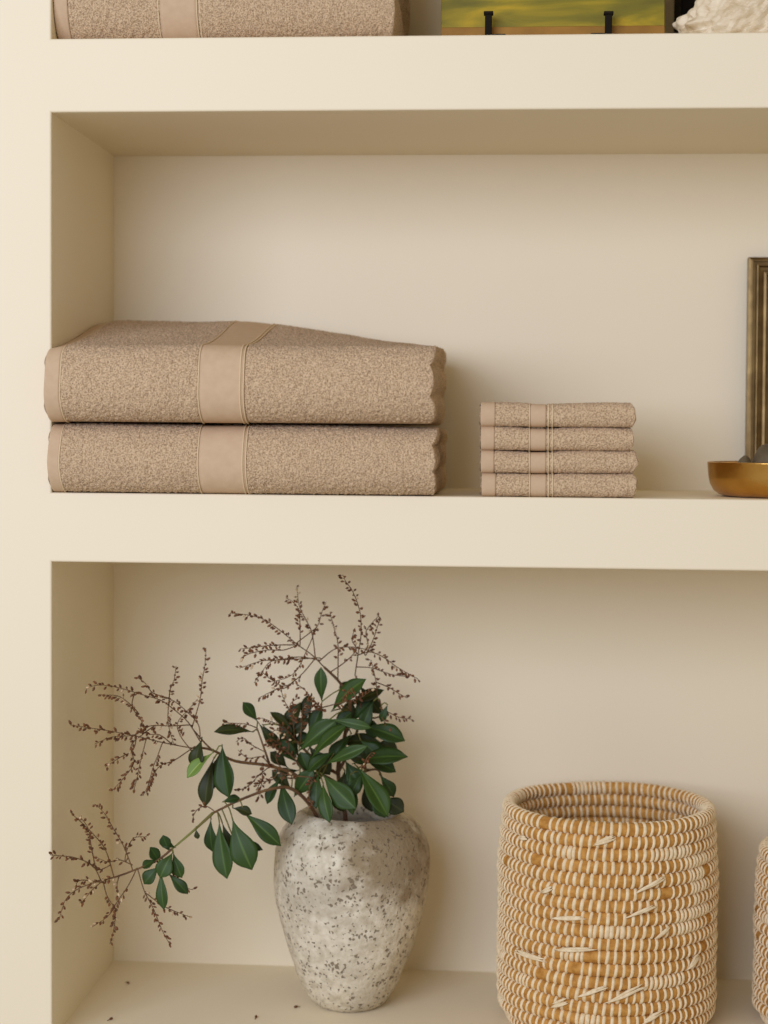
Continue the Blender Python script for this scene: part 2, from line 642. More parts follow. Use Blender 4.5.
# ------------------------------------------------------------------ baskets
def basket(name, label, cx, cy, r_mid, r_rim, H, rows, nst, seed, strands):
    root = thing(name, label, 'basket', (cx, cy, ZE), 0, 'coiled baskets')
    rnd = random.Random(seed)
    pitch = H / rows
    cr = pitch * 0.53

    def R(t):
        # radius against height fraction
        r = r_rim + (r_mid - r_rim) * min(1, (1 - t) * 4)
        if t < 0.12:
            r -= 0.016 * (1 - t / 0.12) ** 2
        return r - cr

    def centre(i, a):
        t = (i + 0.5) / rows
        w = 0.0016 * noise.noise(Vector((math.cos(a) * 1.6, math.sin(a) * 1.6, i * 0.45 + seed)))
        zw = 0.0016 * noise.noise(Vector((math.cos(a) * 1.2 + 9, math.sin(a) * 1.2, i * 0.16 + seed)))
        return (R(t) + w), cr + (H - 2 * cr) * (i / (rows - 1)) + zw
    bm = bmesh.new()
    na, nc = 160, 12
    for i in range(rows):
        rg = []
        for k in range(na):
            a = 2 * math.pi * k / na
            r, z = centre(i, a)
            rg.append([bm.verts.new(((r + cr * math.cos(b)) * math.cos(a), (r + cr * math.cos(b)) * math.sin(a), z + cr * math.sin(b))) for b in [2 * math.pi * q / nc for q in range(nc)]])
        for k in range(na):
            for q in range(nc):
                bm.faces.new((rg[k][q], rg[(k + 1) % na][q], rg[(k + 1) % na][(q + 1) % nc], rg[k][(q + 1) % nc]))
    # floor of the basket: concentric coils
    rr = R(0.02) - 2 * cr
    while rr > cr:
        rg = []
        for k in range(64):
            a = 2 * math.pi * k / 64
            rg.append([bm.verts.new(((rr + cr * math.cos(b)) * math.cos(a), (rr + cr * math.cos(b)) * math.sin(a), cr + cr * 0.95 * math.sin(b))) for b in [2 * math.pi * q / 6 for q in range(6)]])
        for k in range(64):
            for q in range(6):
                bm.faces.new((rg[k][q], rg[(k + 1) % 64][q], rg[(k + 1) % 64][(q + 1) % 6], rg[k][(q + 1) % 6]))
        rr -= 1.9 * cr
    bmesh.ops.recalc_face_normals(bm, faces=bm.faces)
    link('grass_coil', bm, MT['coil'], root, smooth=True)
    # white binding: every wrap a curved band round its coil
    bm = bmesh.new()
    for i in range(rows):
        ph = rnd.random()
        k = 0.0
        while k < nst:
            a0 = 2 * math.pi * (k + ph) / nst
            dens = noise.noise(Vector((math.cos(a0) * 2.2, math.sin(a0) * 2.2, i * 0.5 + seed * 3)))
            k += 1.0 if dens < 0.36 else 0.66
            wid = (0.0030 + 0.0014 * rnd.random() + (0.0008 if dens > 0.36 else 0)) / (R(0.5) + cr)
            sl = (0.0004 + 0.002 * rnd.random()) / R(0.5)
            if rnd.random() < 0.012:
                continue
            a0 += (rnd.random() - 0.5) * 0.012
            prev = None
            m = 14
            first = None
            for q in range(m + 1):
                b = 2 * math.pi * q / m
                fa = a0 + sl * math.sin(b) * 0.5
                tr = []
                for j, (s, lift) in enumerate(((-0.5, -0.0003), (-0.3, 0.00085), (0.0, 0.0012), (0.3, 0.00085), (0.5, -0.0003))):
                    a = fa + s * wid
                    r, z = centre(i, a)
                    c2 = cr + lift
                    tr.append(Vector(((r + c2 * math.cos(b)) * math.cos(a), (r + c2 * math.cos(b)) * math.sin(a), z + c2 * math.sin(b))))
                row = first if q == m else [bm.verts.new(v) for v in tr]
                if q == 0:
                    first = row
                if prev:
                    for j in range(4):
                        bm.faces.new((prev[j], prev[j + 1], row[j + 1], row[j]))
                prev = row
    bmesh.ops.recalc_face_normals(bm, faces=bm.faces)
    link('white_binding', bm, MT['wrap'], root, smooth=True)
    # loose ends of the binding lying across the coils
    for (ang, tz, ln, tilt) in strands:
        bm = bmesh.new()
        for s in range(3):
            pts = []
            off = rnd.uniform(-0.0015, 0.0015)
            for q in range(9):
                u = q / 8 - 0.5
                a = ang + (u * ln * (1 - 0.12 * s)) / (R(0.5) + cr)
                t = tz + u * ln * tilt / H
                z = t * H + off + 0.0012 * s
                i = (z - cr) / pitch
                fr = abs((i - round(i)) * 2)
                r = R(t) + cr + 0.0016 - 0.0022 * fr ** 2 + 0.0012
                pts.append((r * math.cos(a), r * math.sin(a), z))
            add_tube(bm, pts, [0.0003 + 0.0014 * math.sin(math.pi * q / 8) for q in range(9)], 6)
        link('loose_strand', bm, MT['wrap'], root, smooth=True)
    return root


BY = 0.135
bs = FPX / (BY + CD)
bcx = xat(606.5, 900, BY)
bH = at(607, 801, BY).z - ZE
BR = 109.3 / bs
A0 = -math.pi / 2


def strand(px, py, ln, tilt, cx=bcx, cy=BY, H=bH, R_=BR):
    p = at(px, py, cy - R_ * 0.9)
    dx_ = max(-0.97, min(0.97, (p.x - cx) / R_))
    a = A0 + math.asin(dx_)
    p = at(px, py, cy - R_ * math.cos(math.asin(dx_)))
    return (a, (p.z - ZE) / H, ln, tilt)


sts = [strand(604, 843, .024, .32), strand(522, 840, .014, .1), strand(548, 890, .014, .5), strand(650, 885, .034, .42), strand(640, 912, .034, .34),
       strand(568, 919, .040, .12), strand(662, 934, .018, .6), strand(575, 951, .046, .12), strand(530, 956, .05, -.01), strand(592, 993, .032, .4), strand(625, 995, .044, .4), strand(652, 1017, .024, .4), strand(695, 962, .02, .5), strand(560, 1004, .02, .4)]
basket('woven_basket', 'large round coiled basket of tan grass with white stitching, right of the vase', bcx, BY, BR, BR - 0.0045, bH, 18, 86, 4, sts)
B2Y = 0.14
b2s = FPX / (B2Y + CD)
B2R = 0.104
b2x = xat(754.5, 930, B2Y) + B2R
b2H = at(770, 846, B2Y).z - ZE
basket('woven_basket', 'smaller coiled basket cut off by the right edge of the picture', b2x, B2Y, B2R, B2R - 0.0045, b2H, 15, 74, 9, [])


# ------------------------------------------------------------------ branches in the vase
def ymax(px):
    return (513 - 50) * CD / max(513 - px, 30) - CD - 0.012 if px < 400 else 0.25


def at3(px, py, Y):
    return at(px, py, min(Y * KY, ymax(px), 0.25))


def make_leaf(parent, base, tip, width, matl, face=None, arch=0.12, fold=0.25, twist=0.0):
    base, tip = Vector(base), Vector(tip)
    d = tip - base
    Ln = d.length
    t = d.normalized()
    nrm = Vector(face) if face else Vector((0, -1, 0.55))
    nrm = (nrm - t * nrm.dot(t))
    if nrm.length < 0.05:
        nrm = t.orthogonal()
    nrm.normalize()
    side = t.cross(nrm)
    bm = bmesh.new()
    uvl = bm.loops.layers.uv.new('UVMap')
    nl, nw = 16, 6
    rows = []
    uvs = {}
    rw = random.Random(int(abs(base.x * 9e4 + tip.z * 7e4)))
    w_ph = rw.uniform(0, 6)
    for i in range(nl + 1):
        u = i / nl
        # oblanceolate outline: narrow foot, widest past the middle, pointed end
        wd = (max(0.0, math.sin(math.pi * u ** 1.5)) ** 0.95) * (0.72 + 0.32 * u)
        wd = max(wd, 0.035 if u < 0.5 else 0.02)
        if u > 0.88:
            wd *= 1 - 0.25 * (u - 0.88) / 0.12
        tw = twist * (u - 0.3)
        n2 = nrm * math.cos(tw) + side * math.sin(tw)
        s2 = side * math.cos(tw) - nrm * math.sin(tw)
        c = base + t * (Ln * u) + nrm * (arch * Ln * math.sin(math.pi * u))
        row = []
        for j in range(nw + 1):
            v = j / nw * 2 - 1
            q = c + s2 * (v * wd * width * 0.5) + n2 * (fold * abs(v) * wd * width * 0.5 + 0.02 * width * math.sin(u * 12 + w_ph) * abs(v))
            vv = bm.verts.new(q)
            uvs[vv] = (j / nw, u)
            row.append(vv)
        rows.append(row)
    for i in range(nl):
        for j in range(nw):
            f = bm.faces.new((rows[i][j], rows[i][j + 1], rows[i + 1][j + 1], rows[i + 1][j]))
            for l in f.loops:
                l[uvl].uv = uvs[l.vert]
    o = link('leaf', bm, matl, parent, smooth=True)
    s = o.modifiers.new('thickness', 'SOLIDIFY')
    s.thickness = 0.00045
    s.offset = 0
    return o


def make_spray(parent, pts, rnd, rad=0.00075, bare=0.3, step=0.0038, k=1.0):
    path = smooth_path(pts, 5)
    bm = bmesh.new()
    n = len(path)
    add_tube(bm, path, [rad * (1 - 0.55 * i / (n - 1)) for i in range(n)], 5)
    sp = link('flower_spray', bm, MT['stem'], parent, smooth=True)
    bm = bmesh.new()
    L = [0]
    for i in range(1, n):
        L.append(L[-1] + (path[i] - path[i - 1]).length)
    tot = L[-1]
    s = tot * bare
    sd = 1
    while s < tot:
        i = max(j for j in range(n) if L[j] <= s)
        i = min(i, n - 2)
        f = (s - L[i]) / max(L[i + 1] - L[i], 1e-6)
        p = path[i].lerp(path[i + 1], f)
        t = (path[i + 1] - path[i]).normalized()
        a = t.orthogonal().normalized()
        ang = rnd.uniform(0, 6.28)
        o = (a * math.cos(ang) + t.cross(a) * math.sin(ang))
        dirv = (o * 0.9 + t * 0.7 + Vector((0, 0, -0.25))).normalized()
        ped = rnd.uniform(0.0010, 0.0026)
        q = p + dirv * ped
        add_tube(bm, [p, q], 0.00028, 4, 0)
        sz = rnd.uniform(0.0010, 0.0016) * k
        ln = sz * rnd.uniform(1.3, 1.9)
        c = q + dirv * ln
        mi = 1 if rnd.random() < 0.09 else 0
        prs = [(-1, 0.35), (-0.6, 0.9), (0.0, 1.0), (0.6, 0.7), (1.0, 0.25)]
        add_tube(bm, [c + dirv * ln * z for z, r in prs], [sz * r for z, r in prs], 6, mi)
        s += step * rnd.uniform(0.5, 1.15)
    link('flower_buds', bm, [MT['bud'], MT['bud_pale']], sp, smooth=True)
    return sp


def branch(label, stems, leaves, sprays, seed, green=()):
    rnd = random.Random(seed)
    root = thing('leafy_branch', label, 'branch', (0, 0, 0), 0, 'branches in the stone vase')
    allpts = []
    bm = bmesh.new()
    for si, (w, pts) in enumerate(stems):
        P = smooth_path([at3(*p) if p[2] < 0.18 else at(p[0], p[1], p[2] * KY) for p in pts], 5)
        n = len(P)
        add_tube(bm, P, [w * (1 - 0.5 * i / (n - 1)) for i in range(n)], 8, 1 if si in green else 0)
        allpts += P
    hubs = list(allpts)

    def near(p):
        return min(hubs, key=lambda q: (q - p).length)
    # leaf stalks
    leafdat = []
    for lf in leaves:
        bx, by, tx, ty, w, Yb, Yt = lf[:7]
        kind = lf[7] if len(lf) > 7 else 'leaf'
        b = at3(bx, by, Yb)
        t = at3(tx, ty, Yt)
        q = near(b)
        if 0.002 < (q - b).length < 0.06:
            mid = (q + b) / 2 + Vector((0, 0, 0.002))
            add_tube(bm, smooth_path([q, mid, b + (t - b) * 0.04], 3), 0.0008, 5, 1)
        leafdat.append((b, t, w, kind, lf[8] if len(lf) > 8 else None))
    sdat = []
    for sprayd in sprays:
        Y0, Y1, pts = sprayd
        n = len(pts)
        pp = []
        for i, (x, y) in enumerate(pts):
            u = i / (n - 1)
            pp.append(at3(x, y, Y0 + (Y1 - Y0) * u + 0.004 * math.sin(i * 2 + x)))
        q = near(pp[0])
        if (q - pp[0]).length > 0.0015:
            pp = [q] + (pp[1:] if (q - pp[0]).length > 0.006 else pp)
        hubs += smooth_path(pp[: max(2, n - 1)], 4)
        sdat.append(pp)
    link('stem', bm, [MT['stem'], MT['green_stem']], root, smooth=True)
    for (b, t, w, kind, face) in leafdat:
        Ln = (t - b).length
        sc = 1 / 900
        f = face or (rnd.uniform(-0.45, 0.35), -1, rnd.uniform(0.25, 0.9))
        make_leaf(root, b, t, w * sc * rnd.uniform(0.95, 1.12), MT[kind], f, arch=rnd.uniform(0.03, 0.13), fold=rnd.uniform(0.12, 0.38), twist=rnd.uniform(-0.35, 0.35))
    for pp in sdat:
        make_spray(root, pp, rnd)
    return root


upL = [
    (322, 703, 321, 667, 13, .15, .145, 'leaf_mid'), (331, 712, 366, 679, 20, .14, .13, 'leaf_mid'), (358, 684, 381, 714, 15, .17, .18, 'leaf_dark'),
    (374, 700, 361, 730, 15, .16, .15, 'leaf'), (328, 719, 372, 728, 12, .12, .11, 'leaf_mid'), (362, 726, 405, 741, 21, .16, .14),
    (352, 764, 408, 757, 21, .14, .12), (324, 765, 368, 746, 13, .12, .10, 'leaf_mid'), (357, 766, 388, 817, 25, .12, .09, 'leaf_mid'),
    (379, 774, 394, 797, 15, .15, .15), (382, 797, 404, 812, 18, .15, .14, 'leaf_dark'), (322, 774, 356, 809, 23, .115, .09, 'leaf_mid'),
    (319, 772, 316, 809, 17, .12, .10), (323, 782, 330, 823, 15, .11, .085, 'leaf_mid'), (350, 773, 353, 815, 16, .13, .115, 'leaf_mid'),
    (281, 780, 292, 825, 18, .13, .10, 'leaf'), (281, 778, 267, 804, 13, .13, .12, 'leaf'), (294, 797, 314, 770, 20, .15, .14, 'leaf_mid'),
    (298, 752, 337, 720, 24, .14, .13, 'leaf_mid'), (311, 759, 348, 725, 18, .125, .115, 'leaf_mid'), (279, 756, 301, 702, 19, .16, .17, 'leaf_dark'),
    (303, 728, 309, 694, 13, .17, .18, 'leaf_dark'), (262, 724, 279, 749, 11, .16, .16, 'leaf_dark'), (300, 760, 286, 722, 15, .17, .18, 'leaf'),
    (340, 750, 372, 762, 16, .16, .15, 'leaf_dark'), (345, 740, 350, 700, 18, .18, .19, 'leaf_dark'), (330, 745, 380, 742, 18, .175, .17, 'leaf_dark'),
    (330, 770, 300, 790, 20, .17, .16, 'leaf_dark'), (345, 770, 340, 806, 20, .175, .16, 'leaf_dark'), (362, 760, 396, 772, 18, .17, .16, 'leaf'),
    (288, 768, 270, 752, 14, .165, .16, 'leaf_dark'), (320, 745, 310, 712, 15, .175, .18, 'leaf_dark'), (365, 780, 372, 812, 18, .18, .17, 'leaf_dark'),
    (365, 712, 376, 738, 14, .17, .165), (338, 700, 352, 682, 16, .18, .18, 'leaf_dark'), (372, 745, 398, 750, 17, .18, .18, 'leaf_dark'), (345, 760, 362, 788, 18, .16, .15), (310, 775, 300, 752, 18, .15, .15), (333, 730, 352, 712, 18, .16, .16), (352, 722, 372, 700, 16, .17, .17), (330, 790, 344, 812, 18, .15, .14, 'leaf_dark'), (370, 790, 385, 818, 18, .14, .13), (290, 745, 284, 722, 14, .15, .15, 'leaf_dark'), (285, 740, 308, 718, 15, .16, .16, 'leaf_dark'), (360, 740, 380, 757, 18, .15, .14), (308, 745, 330, 775, 20, .165, .16, 'leaf_dark'), (350, 750, 388, 752, 17, .165, .16, 'leaf'), (296, 735, 270, 712, 12, .15, .15, 'leaf_dark'), (300, 765, 278, 740, 15, .15, .15, 'leaf'), (292, 790, 272, 770, 13, .14, .14, 'leaf_dark'), (335, 752, 308, 772, 16, .13, .12, 'leaf'), (345, 708, 384, 690, 14, .17, .17, 'leaf_dark'), (308, 742, 322, 706, 15, .15, .15, 'leaf'), (362, 772, 350, 796, 15, .12, .11, 'leaf'), (318, 740, 295, 742, 17, .17, .165, 'leaf'), (300, 770, 272, 775, 12, .17, .165, 'leaf_dark'),
    (388, 704, 381, 722, 8, .16, .16, 'leaf'), (352, 733, 330, 762, 17, .15, .14, 'leaf'),
]
upS = [
    (.16, .10, [(328, 664), (312, 655), (298, 645), (282, 632), (265, 620), (248, 615), (230, 613)]),
    (.14, .12, [(298, 645), (280, 645), (265, 646), (250, 648), (240, 649)]),
    (.14, .10, [(298, 645), (284, 650), (268, 650), (252, 653), (243, 657)]),
    (.16, .13, [(320, 658), (300, 659), (280, 660), (262, 661), (240, 668)]),
    (.16, .11, [(318, 660), (300, 657), (284, 659), (270, 662), (262, 672), (254, 683)]),
    (.14, .17, [(300, 645), (300, 625), (299, 610), (293, 602), (286, 598)]),
    (.15, .20, [(318, 655), (312, 633), (306, 620), (299, 605), (297, 586)]),
    (.14, .18, [(298, 642), (311, 632), (318, 625), (322, 612), (326, 602)]),
    (.15, .12, [(313, 636), (306, 652), (297, 670), (286, 678), (270, 682)]),
    (.15, .12, [(318, 662), (300, 676), (285, 686), (272, 680), (262, 672)]),
    (.15, .13, [(300, 692), (285, 688), (275, 690), (259, 698)]),
    (.16, .10, [(355, 676), (358, 655), (361, 635), (360, 612), (353, 592), (346, 582), (343, 575)]),
    (.16, .19, [(341, 674), (338, 645), (334, 628), (330, 612)]),
    (.15, .12, [(330, 676), (345, 662), (356, 650), (352, 640), (355, 628)]),
    (.16, .13, [(358, 655), (370, 652), (383, 657), (397, 667), (409, 674), (418, 679)]),
    (.15, .17, [(328, 661), (333, 650), (345, 647), (360, 648), (374, 652)]),
    (.16, .15, [(358, 667), (372, 668), (390, 674), (408, 677)]),
    (.16, .15, [(378, 700), (376, 682), (373, 668), (371, 660)]),
    (.15, .13, [(376, 682), (388, 687), (398, 693), (407, 698)]),
    (.16, .16, [(380, 708), (390, 713), (398, 717), (411, 719)]),
    (.16, .15, [(382, 722), (386, 724), (391, 728)]),
    (.16, .19, [(365, 660), (368, 645), (366, 632), (373, 622), (379, 616)]),
    (.16, .15, [(366, 655), (373, 640), (377, 628), (381, 618)]),
    (.15, .12, [(300, 740), (285, 728), (272, 722), (262, 718)]),
    (.15, .13, [(303, 735), (292, 715), (285, 702), (281, 690)]),
    (.15, .12, [(310, 740), (302, 722), (304, 707), (318, 706)]),
    (.14, .12, [(330, 715), (320, 708), (312, 700), (305, 690), (296, 684)]),
    (.12, .11, [(345, 712), (352, 700), (360, 698), (372, 690)]),
    (.11, .10, [(318, 772), (311, 782), (309, 795), (312, 806)]),
    (.11, .10, [(352, 768), (366, 760), (372, 752)]),
    (.14, .12, [(300, 762), (288, 752), (276, 748), (266, 742)]),
    (.13, .11, [(300, 748), (288, 738), (276, 730), (270, 736)]),
    (.13, .11, [(312, 728), (298, 722), (290, 706), (298, 698)]),
    (.12, .10, [(318, 722), (322, 710), (314, 700), (308, 696)]),
    (.12, .10, [(298, 782), (284, 774), (272, 764), (260, 768)]),
    (.11, .10, [(350, 705), (356, 696), (350, 690), (344, 694)]),
]
branch('tall upright branch with dense green leaves, its dry sprays nearly reaching the shelf above',
       [(0.0028, [(347, 840, .195), (344, 805, .19), (338, 770, .18), (345, 735, .17), (350, 704, .165), (341, 684, .16), (324, 667, .16)]),
        (0.0020, [(338, 772, .18), (352, 745, .175), (361, 712, .17), (356, 676, .16)]),
        (0.0020, [(338, 774, .18), (318, 762, .17), (300, 745, .16), (286, 728, .16)]),
        (0.0018, [(342, 790, .185), (358, 775, .16), (378, 770, .155), (384, 790, .155)]),
        (0.0016, [(340, 785, .18), (322, 775, .14), (300, 778, .145), (283, 778, .135)]),
        (0.0012, [(361, 712, .17), (372, 718, .165), (382, 714, .16), (380, 700, .16)])],
       upL, upS, 11)

midL = [
    (258, 722, 243, 702, 12, .13, .12), (254, 732, 214, 732, 13, .12, .10, 'leaf_dark'), (202, 739, 196, 770, 20, .09, .08, 'leaf_dark'),
    (214, 752, 187, 778, 15, .085, .07, 'leaf_pale'), (222, 744, 229, 798, 24, .10, .08, 'leaf'), (214, 757, 205, 807, 19, .11, .10, 'leaf_dark'),
    (258, 722, 276, 748, 11, .13, .14, 'leaf_dark'), (220, 752, 212, 790, 18, .12, .115, 'leaf_dark'),
]
midS = [
    (.10, .035, [(200, 741), (188, 722), (172, 708), (160, 700), (140, 694), (120, 688), (100, 685), (87, 688)]),
    (.10, .02, [(192, 748), (165, 743), (140, 737), (110, 731), (90, 728), (70, 725)]),
    (.09, .05, [(190, 725), (172, 726), (150, 726), (134, 735), (112, 737), (95, 744)]),
    (.09, .06, [(192, 750), (175, 760), (160, 766), (152, 778), (143, 796)]),
    (.10, .07, [(200, 738), (198, 724), (185, 710), (172, 700), (160, 697)]),
    (.10, .14, [(190, 724), (200, 700), (202, 682), (205, 665), (206, 648)]),
    (.09, .10, [(167, 706), (170, 690), (174, 680), (176, 666)]),
    (.09, .06, [(162, 701), (153, 693), (146, 684), (137, 677)]),
    (.08, .06, [(163, 742), (158, 755), (153, 768), (146, 793)]),
    (.08, .05, [(158, 728), (142, 735), (131, 746), (134, 762), (127, 774), (112, 791)]),
    (.07, .04, [(136, 737), (133, 750), (121, 757), (105, 767)]),
    (.09, .10, [(165, 705), (168, 722), (174, 745)]),
    (.07, .05, [(128, 690), (132, 706), (138, 716), (146, 728)]),
    (.06, .045, [(139, 714), (130, 704), (118, 696), (101, 695)]),
    (.07, .05, [(146, 740), (141, 760), (137, 778), (134, 790)]),
    (.08, .06, [(175, 742), (160, 735), (148, 734), (138, 728)]),
    (.09, .11, [(191, 750), (180, 735), (178, 722), (190, 708), (197, 700)]),
    (.12, .10, [(258, 728), (245, 724), (224, 723)]),
    (.13, .11, [(275, 766), (262, 757), (248, 758), (238, 750)]),
    (.13, .11, [(270, 766), (258, 776), (250, 785), (237, 791)]),
    (.14, .12, [(280, 770), (272, 780), (262, 782), (256, 790)]),
    (.13, .12, [(265, 752), (252, 745), (243, 738), (236, 742)]),
    (.13, .12, [(285, 770), (276, 758), (280, 745), (270, 738)]),
    (.13, .12, [(262, 764), (262, 780), (258, 800)]),
]
branch('left-reaching branch held in the middle, a fan of dry sprays beyond its twisted dark leaves',
       [(0.0024, [(333, 836, .185), (322, 806, .165), (300, 778, .15), (270, 766, .135), (235, 761, .12), (212, 750, .10), (194, 747, .098)]),
        (0.0015, [(270, 766, .135), (264, 748, .13), (257, 728, .13)]),
        (0.0012, [(212, 750, .10), (204, 742, .10), (192, 728, .098)])],
       midL, midS, 12)

lowL = [
    (211, 818, 213, 852, 14, .09, .09, 'leaf'), (219, 820, 227, 879, 21, .085, .07, 'leaf_mid'), (232, 818, 252, 870, 27, .08, .065, 'leaf_mid'),
    (243, 812, 281, 846, 17, .10, .09, 'leaf_mid'), (234, 843, 263, 850, 10, .10, .10, 'leaf'), (222, 822, 234, 858, 14, .10, .10, 'leaf_dark'),
    (232, 808, 252, 814, 10, .10, .10, 'leaf_dark'), (222, 802, 240, 798, 10, .10, .10, 'leaf'),
    (196, 829, 198, 839, 6, .07, .07, 'leaf_dark'), (170, 852, 163, 835, 13, .06, .055, 'leaf'), (176, 848, 160, 842, 9, .06, .06),
    (161, 866, 150, 847, 12, .06, .055, 'leaf'), (173, 852, 160, 878, 19, .05, .04, 'leaf_mid'), (173, 852, 182, 878, 13, .055, .05, 'leaf_mid'),
    (160, 866, 144, 884, 15, .05, .045, 'leaf'), (161, 870, 164, 910, 14, .045, .035, 'leaf_mid'), (168, 873, 188, 894, 13, .05, .045, 'leaf'),
    (157, 860, 142, 868, 12, .055, .05, 'leaf'),
]
lowS = [
    (.05, .0, [(140, 868), (120, 876), (100, 881), (80, 888), (66, 899), (59, 920)]),
    (.04, -.01, [(101, 880), (93, 866), (76, 858), (62, 856), (50, 855)]),
    (.05, .01, [(114, 876), (106, 851), (95, 836), (83, 824), (72, 814)]),
    (.05, .05, [(132, 868), (123, 845), (113, 828), (105, 814), (95, 804)]),
    (.05, .045, [(125, 862), (127, 850), (134, 838), (147, 837)]),
    (.04, .02, [(96, 862), (91, 845), (88, 828), (81, 818)]),
    (.04, .03, [(103, 880), (107, 896), (115, 910), (114, 928), (110, 944)]),
    (.05, .02, [(136, 870), (128, 886), (117, 902), (108, 916), (92, 927)]),
    (.05, .03, [(138, 870), (144, 890), (154, 910), (162, 930), (169, 943)]),
    (.05, .04, [(146, 893), (160, 904), (172, 910), (190, 917)]),
    (.045, .04, [(119, 876), (117, 885), (118, 895)]),
    (.05, .045, [(170, 872), (181, 884), (193, 890)]),
    (.05, .03, [(132, 865), (120, 860), (108, 862), (98, 858)]),
    (.03, .01, [(104, 880), (92, 890), (84, 900), (80, 903)]),
    (.04, .02, [(90, 886), (82, 880), (76, 884)]),
    (.085, .08, [(214, 811), (205, 806), (196, 811), (192, 821)]),
    (.05, .04, [(110, 866), (98, 870), (88, 862)]),
]
branch('low drooping branch ending at left in a star of dry sprays by the side wall',
       [(0.0024, [(326, 840, .18), (312, 808, .15), (292, 789, .13), (271, 789, .11), (240, 800, .10), (213, 813, .085)]),
        (0.0018, [(213, 813, .085), (192, 832, .07), (172, 849, .06)]),
        (0.0014, [(172, 849, .06), (158, 860, .055), (140, 868, .05), (118, 876, .043), (101, 881, .035)])],
       lowL, lowS, 13, green=(1,))

# fallen buds on the bottom shelf
for (px, py, lab) in ((128, 984, 'tiny fallen brown bud near the back left corner of the bottom shelf'), (111, 1020, 'tiny fallen brown bud at the lower left edge of the picture'),
                      (256, 1018, 'tiny fallen brown bud left of the vase, the nearer of two'), (296, 1008, 'tiny fallen brown bud just left of the vase foot'),
                      (764, 984, 'tiny fallen bud between the two baskets')):
    p = atz(px, py, ZE)
    bm = bmesh.new()
    prs = [(-1, 0.3), (-0.6, 0.9), (0, 1), (0.6, 0.7), (1, 0.3)]
    d = Vector((math.cos(px), math.sin(px), 0.0))
    add_tube(bm, [Vector((0, 0, 0.0016)) + d * z * 0.0026 for z, r in prs], [0.0015 * r for z, r in prs], 8)
    add_tube(bm, [Vector((0, 0, 0.0016)) + d * 0.0024, Vector((0, 0, 0.0006)) + d * 0.0056], 0.0004, 5)
    tag(link('fallen_bud', bm, MT['bud'], smooth=True, loc=(p.x, p.y, ZE)), lab, 'bud', 'fallen buds')


# ------------------------------------------------------------------ brass bowl with stones
bo = atz(786, 494.5, ZC)
BOY = 0.09
BOX = xat(787, 490, BOY)
zr = at(787, 462.5, BOY).z - ZC
rr = BOX - xat(707.5, 462, BOY)
root = thing('brass_bowl', 'shallow golden brass bowl at the right end of the middle shelf', 'bowl', (BOX, BOY, ZC))
pf = [(0.03, 0.0003), (rr - 0.022, 0.0003), (rr - 0.013, 0.0022), (rr - 0.007, 0.0068), (rr - 0.0035, 0.013), (rr - 0.0016, 0.021), (rr - 0.0003, zr - 0.001), (rr, zr), (rr - 0.0012, zr + 0.0004),
      (rr - 0.0024, zr - 0.001), (rr - 0.0042, 0.021), (rr - 0.0065, 0.013), (rr - 0.011, 0.008), (rr - 0.02, 0.004), (0.03, 0.0035)]
bm = bmesh.new(); add_lathe(bm, pf, 96); link('bowl_shell', bm, MT['brass'], root, smooth=True)


def pebble(name, label, cat, loc, s, m, seed, parent=None, group=None, rough=0.12, sub=4):
    bm = bmesh.new()
    bmesh.ops.create_icosphere(bm, subdivisions=sub, radius=1)
    for v in bm.verts:
        n = v.co.normalized()
        k = 1 + rough * noise.noise(n * 1.6 + Vector((seed, 0, 0))) * 2
        v.co = Vector((n.x * s[0], n.y * s[1], n.z * s[2])) * k
    zmin = min(v.co.z for v in bm.verts)
    for v in bm.verts:
        v.co.z -= zmin
    o = link(name, bm, m, smooth=True, loc=loc)
    return tag(o, label, cat, group)


s1 = xat(744.5, 460, BOY - 0.01)
pebble('stone', 'small dark stone in the brass bowl, left of the bigger one', 'stone', (s1, BOY - 0.01, ZC + 0.0045), (0.0095, 0.012, 0.0195), MT['stone'], 3, group='stones in the brass bowl', rough=0.05)
s2 = xat(771, 455, BOY)
pebble('stone', 'large rounded dark grey stone in the brass bowl, at the picture\'s right edge', 'stone', (s2, BOY + 0.004, ZC + 0.0045), (0.0205, 0.026, 0.0250), MT['stone'], 8, group='stones in the brass bowl', rough=0.05)

# ------------------------------------------------------------------ brass picture frame behind the bowl
FY = 0.258
fx = xat(748, 360, FY)
fz = at(755, 258, FY + 0.02).z
FW, FH = 0.21, fz - ZC
root = thing('picture_frame', 'aged brass picture frame with ridged moulding standing behind the brass bowl', 'picture frame', (fx, FY, ZC))
root.rotation_euler = (-0.03, 0, 0)
mould = [(0.0, 0.012), (0.0, 0.001), (0.0030, -0.0004), (0.0050, -0.0006), (0.0056, 0.0012), (0.0080, 0.0012), (0.0092, -0.0050), (0.0106, -0.0052), (0.0120, -0.0015), (0.0160, -0.0005), (0.0172, -0.0035), (0.0200, -0.004),
         (0.0215, 0.0), (0.0260, 0.001), (0.0275, -0.0015), (0.0300, -0.001), (0.0315, 0.004), (0.0315, 0.012)]
bm = bmesh.new()
cs = []
for (sx, sz) in ((0, 0), (1, 0), (1, 1), (0, 1)):
    ring = []
    for (d, y) in mould:
        x = d if sx == 0 else FW - d
        z = d if sz == 0 else FH - d
        ring.append(bm.verts.new((x, y, z)))
    cs.append(ring)
for c in range(4):
    a, b = cs[c], cs[(c + 1) % 4]
    for k in range(len(mould)):
        k2 = (k + 1) % len(mould)
        bm.faces.new((a[k], a[k2], b[k2], b[k]))
bmesh.ops.recalc_face_normals(bm, faces=bm.faces)
link('moulding', bm, MT['old_brass'], root)
bm = bmesh.new(); add_box(bm, 0.030, FW - 0.030, 0.005, 0.010, 0.030, FH - 0.030); link('picture_panel', bm, MT['board'], root)

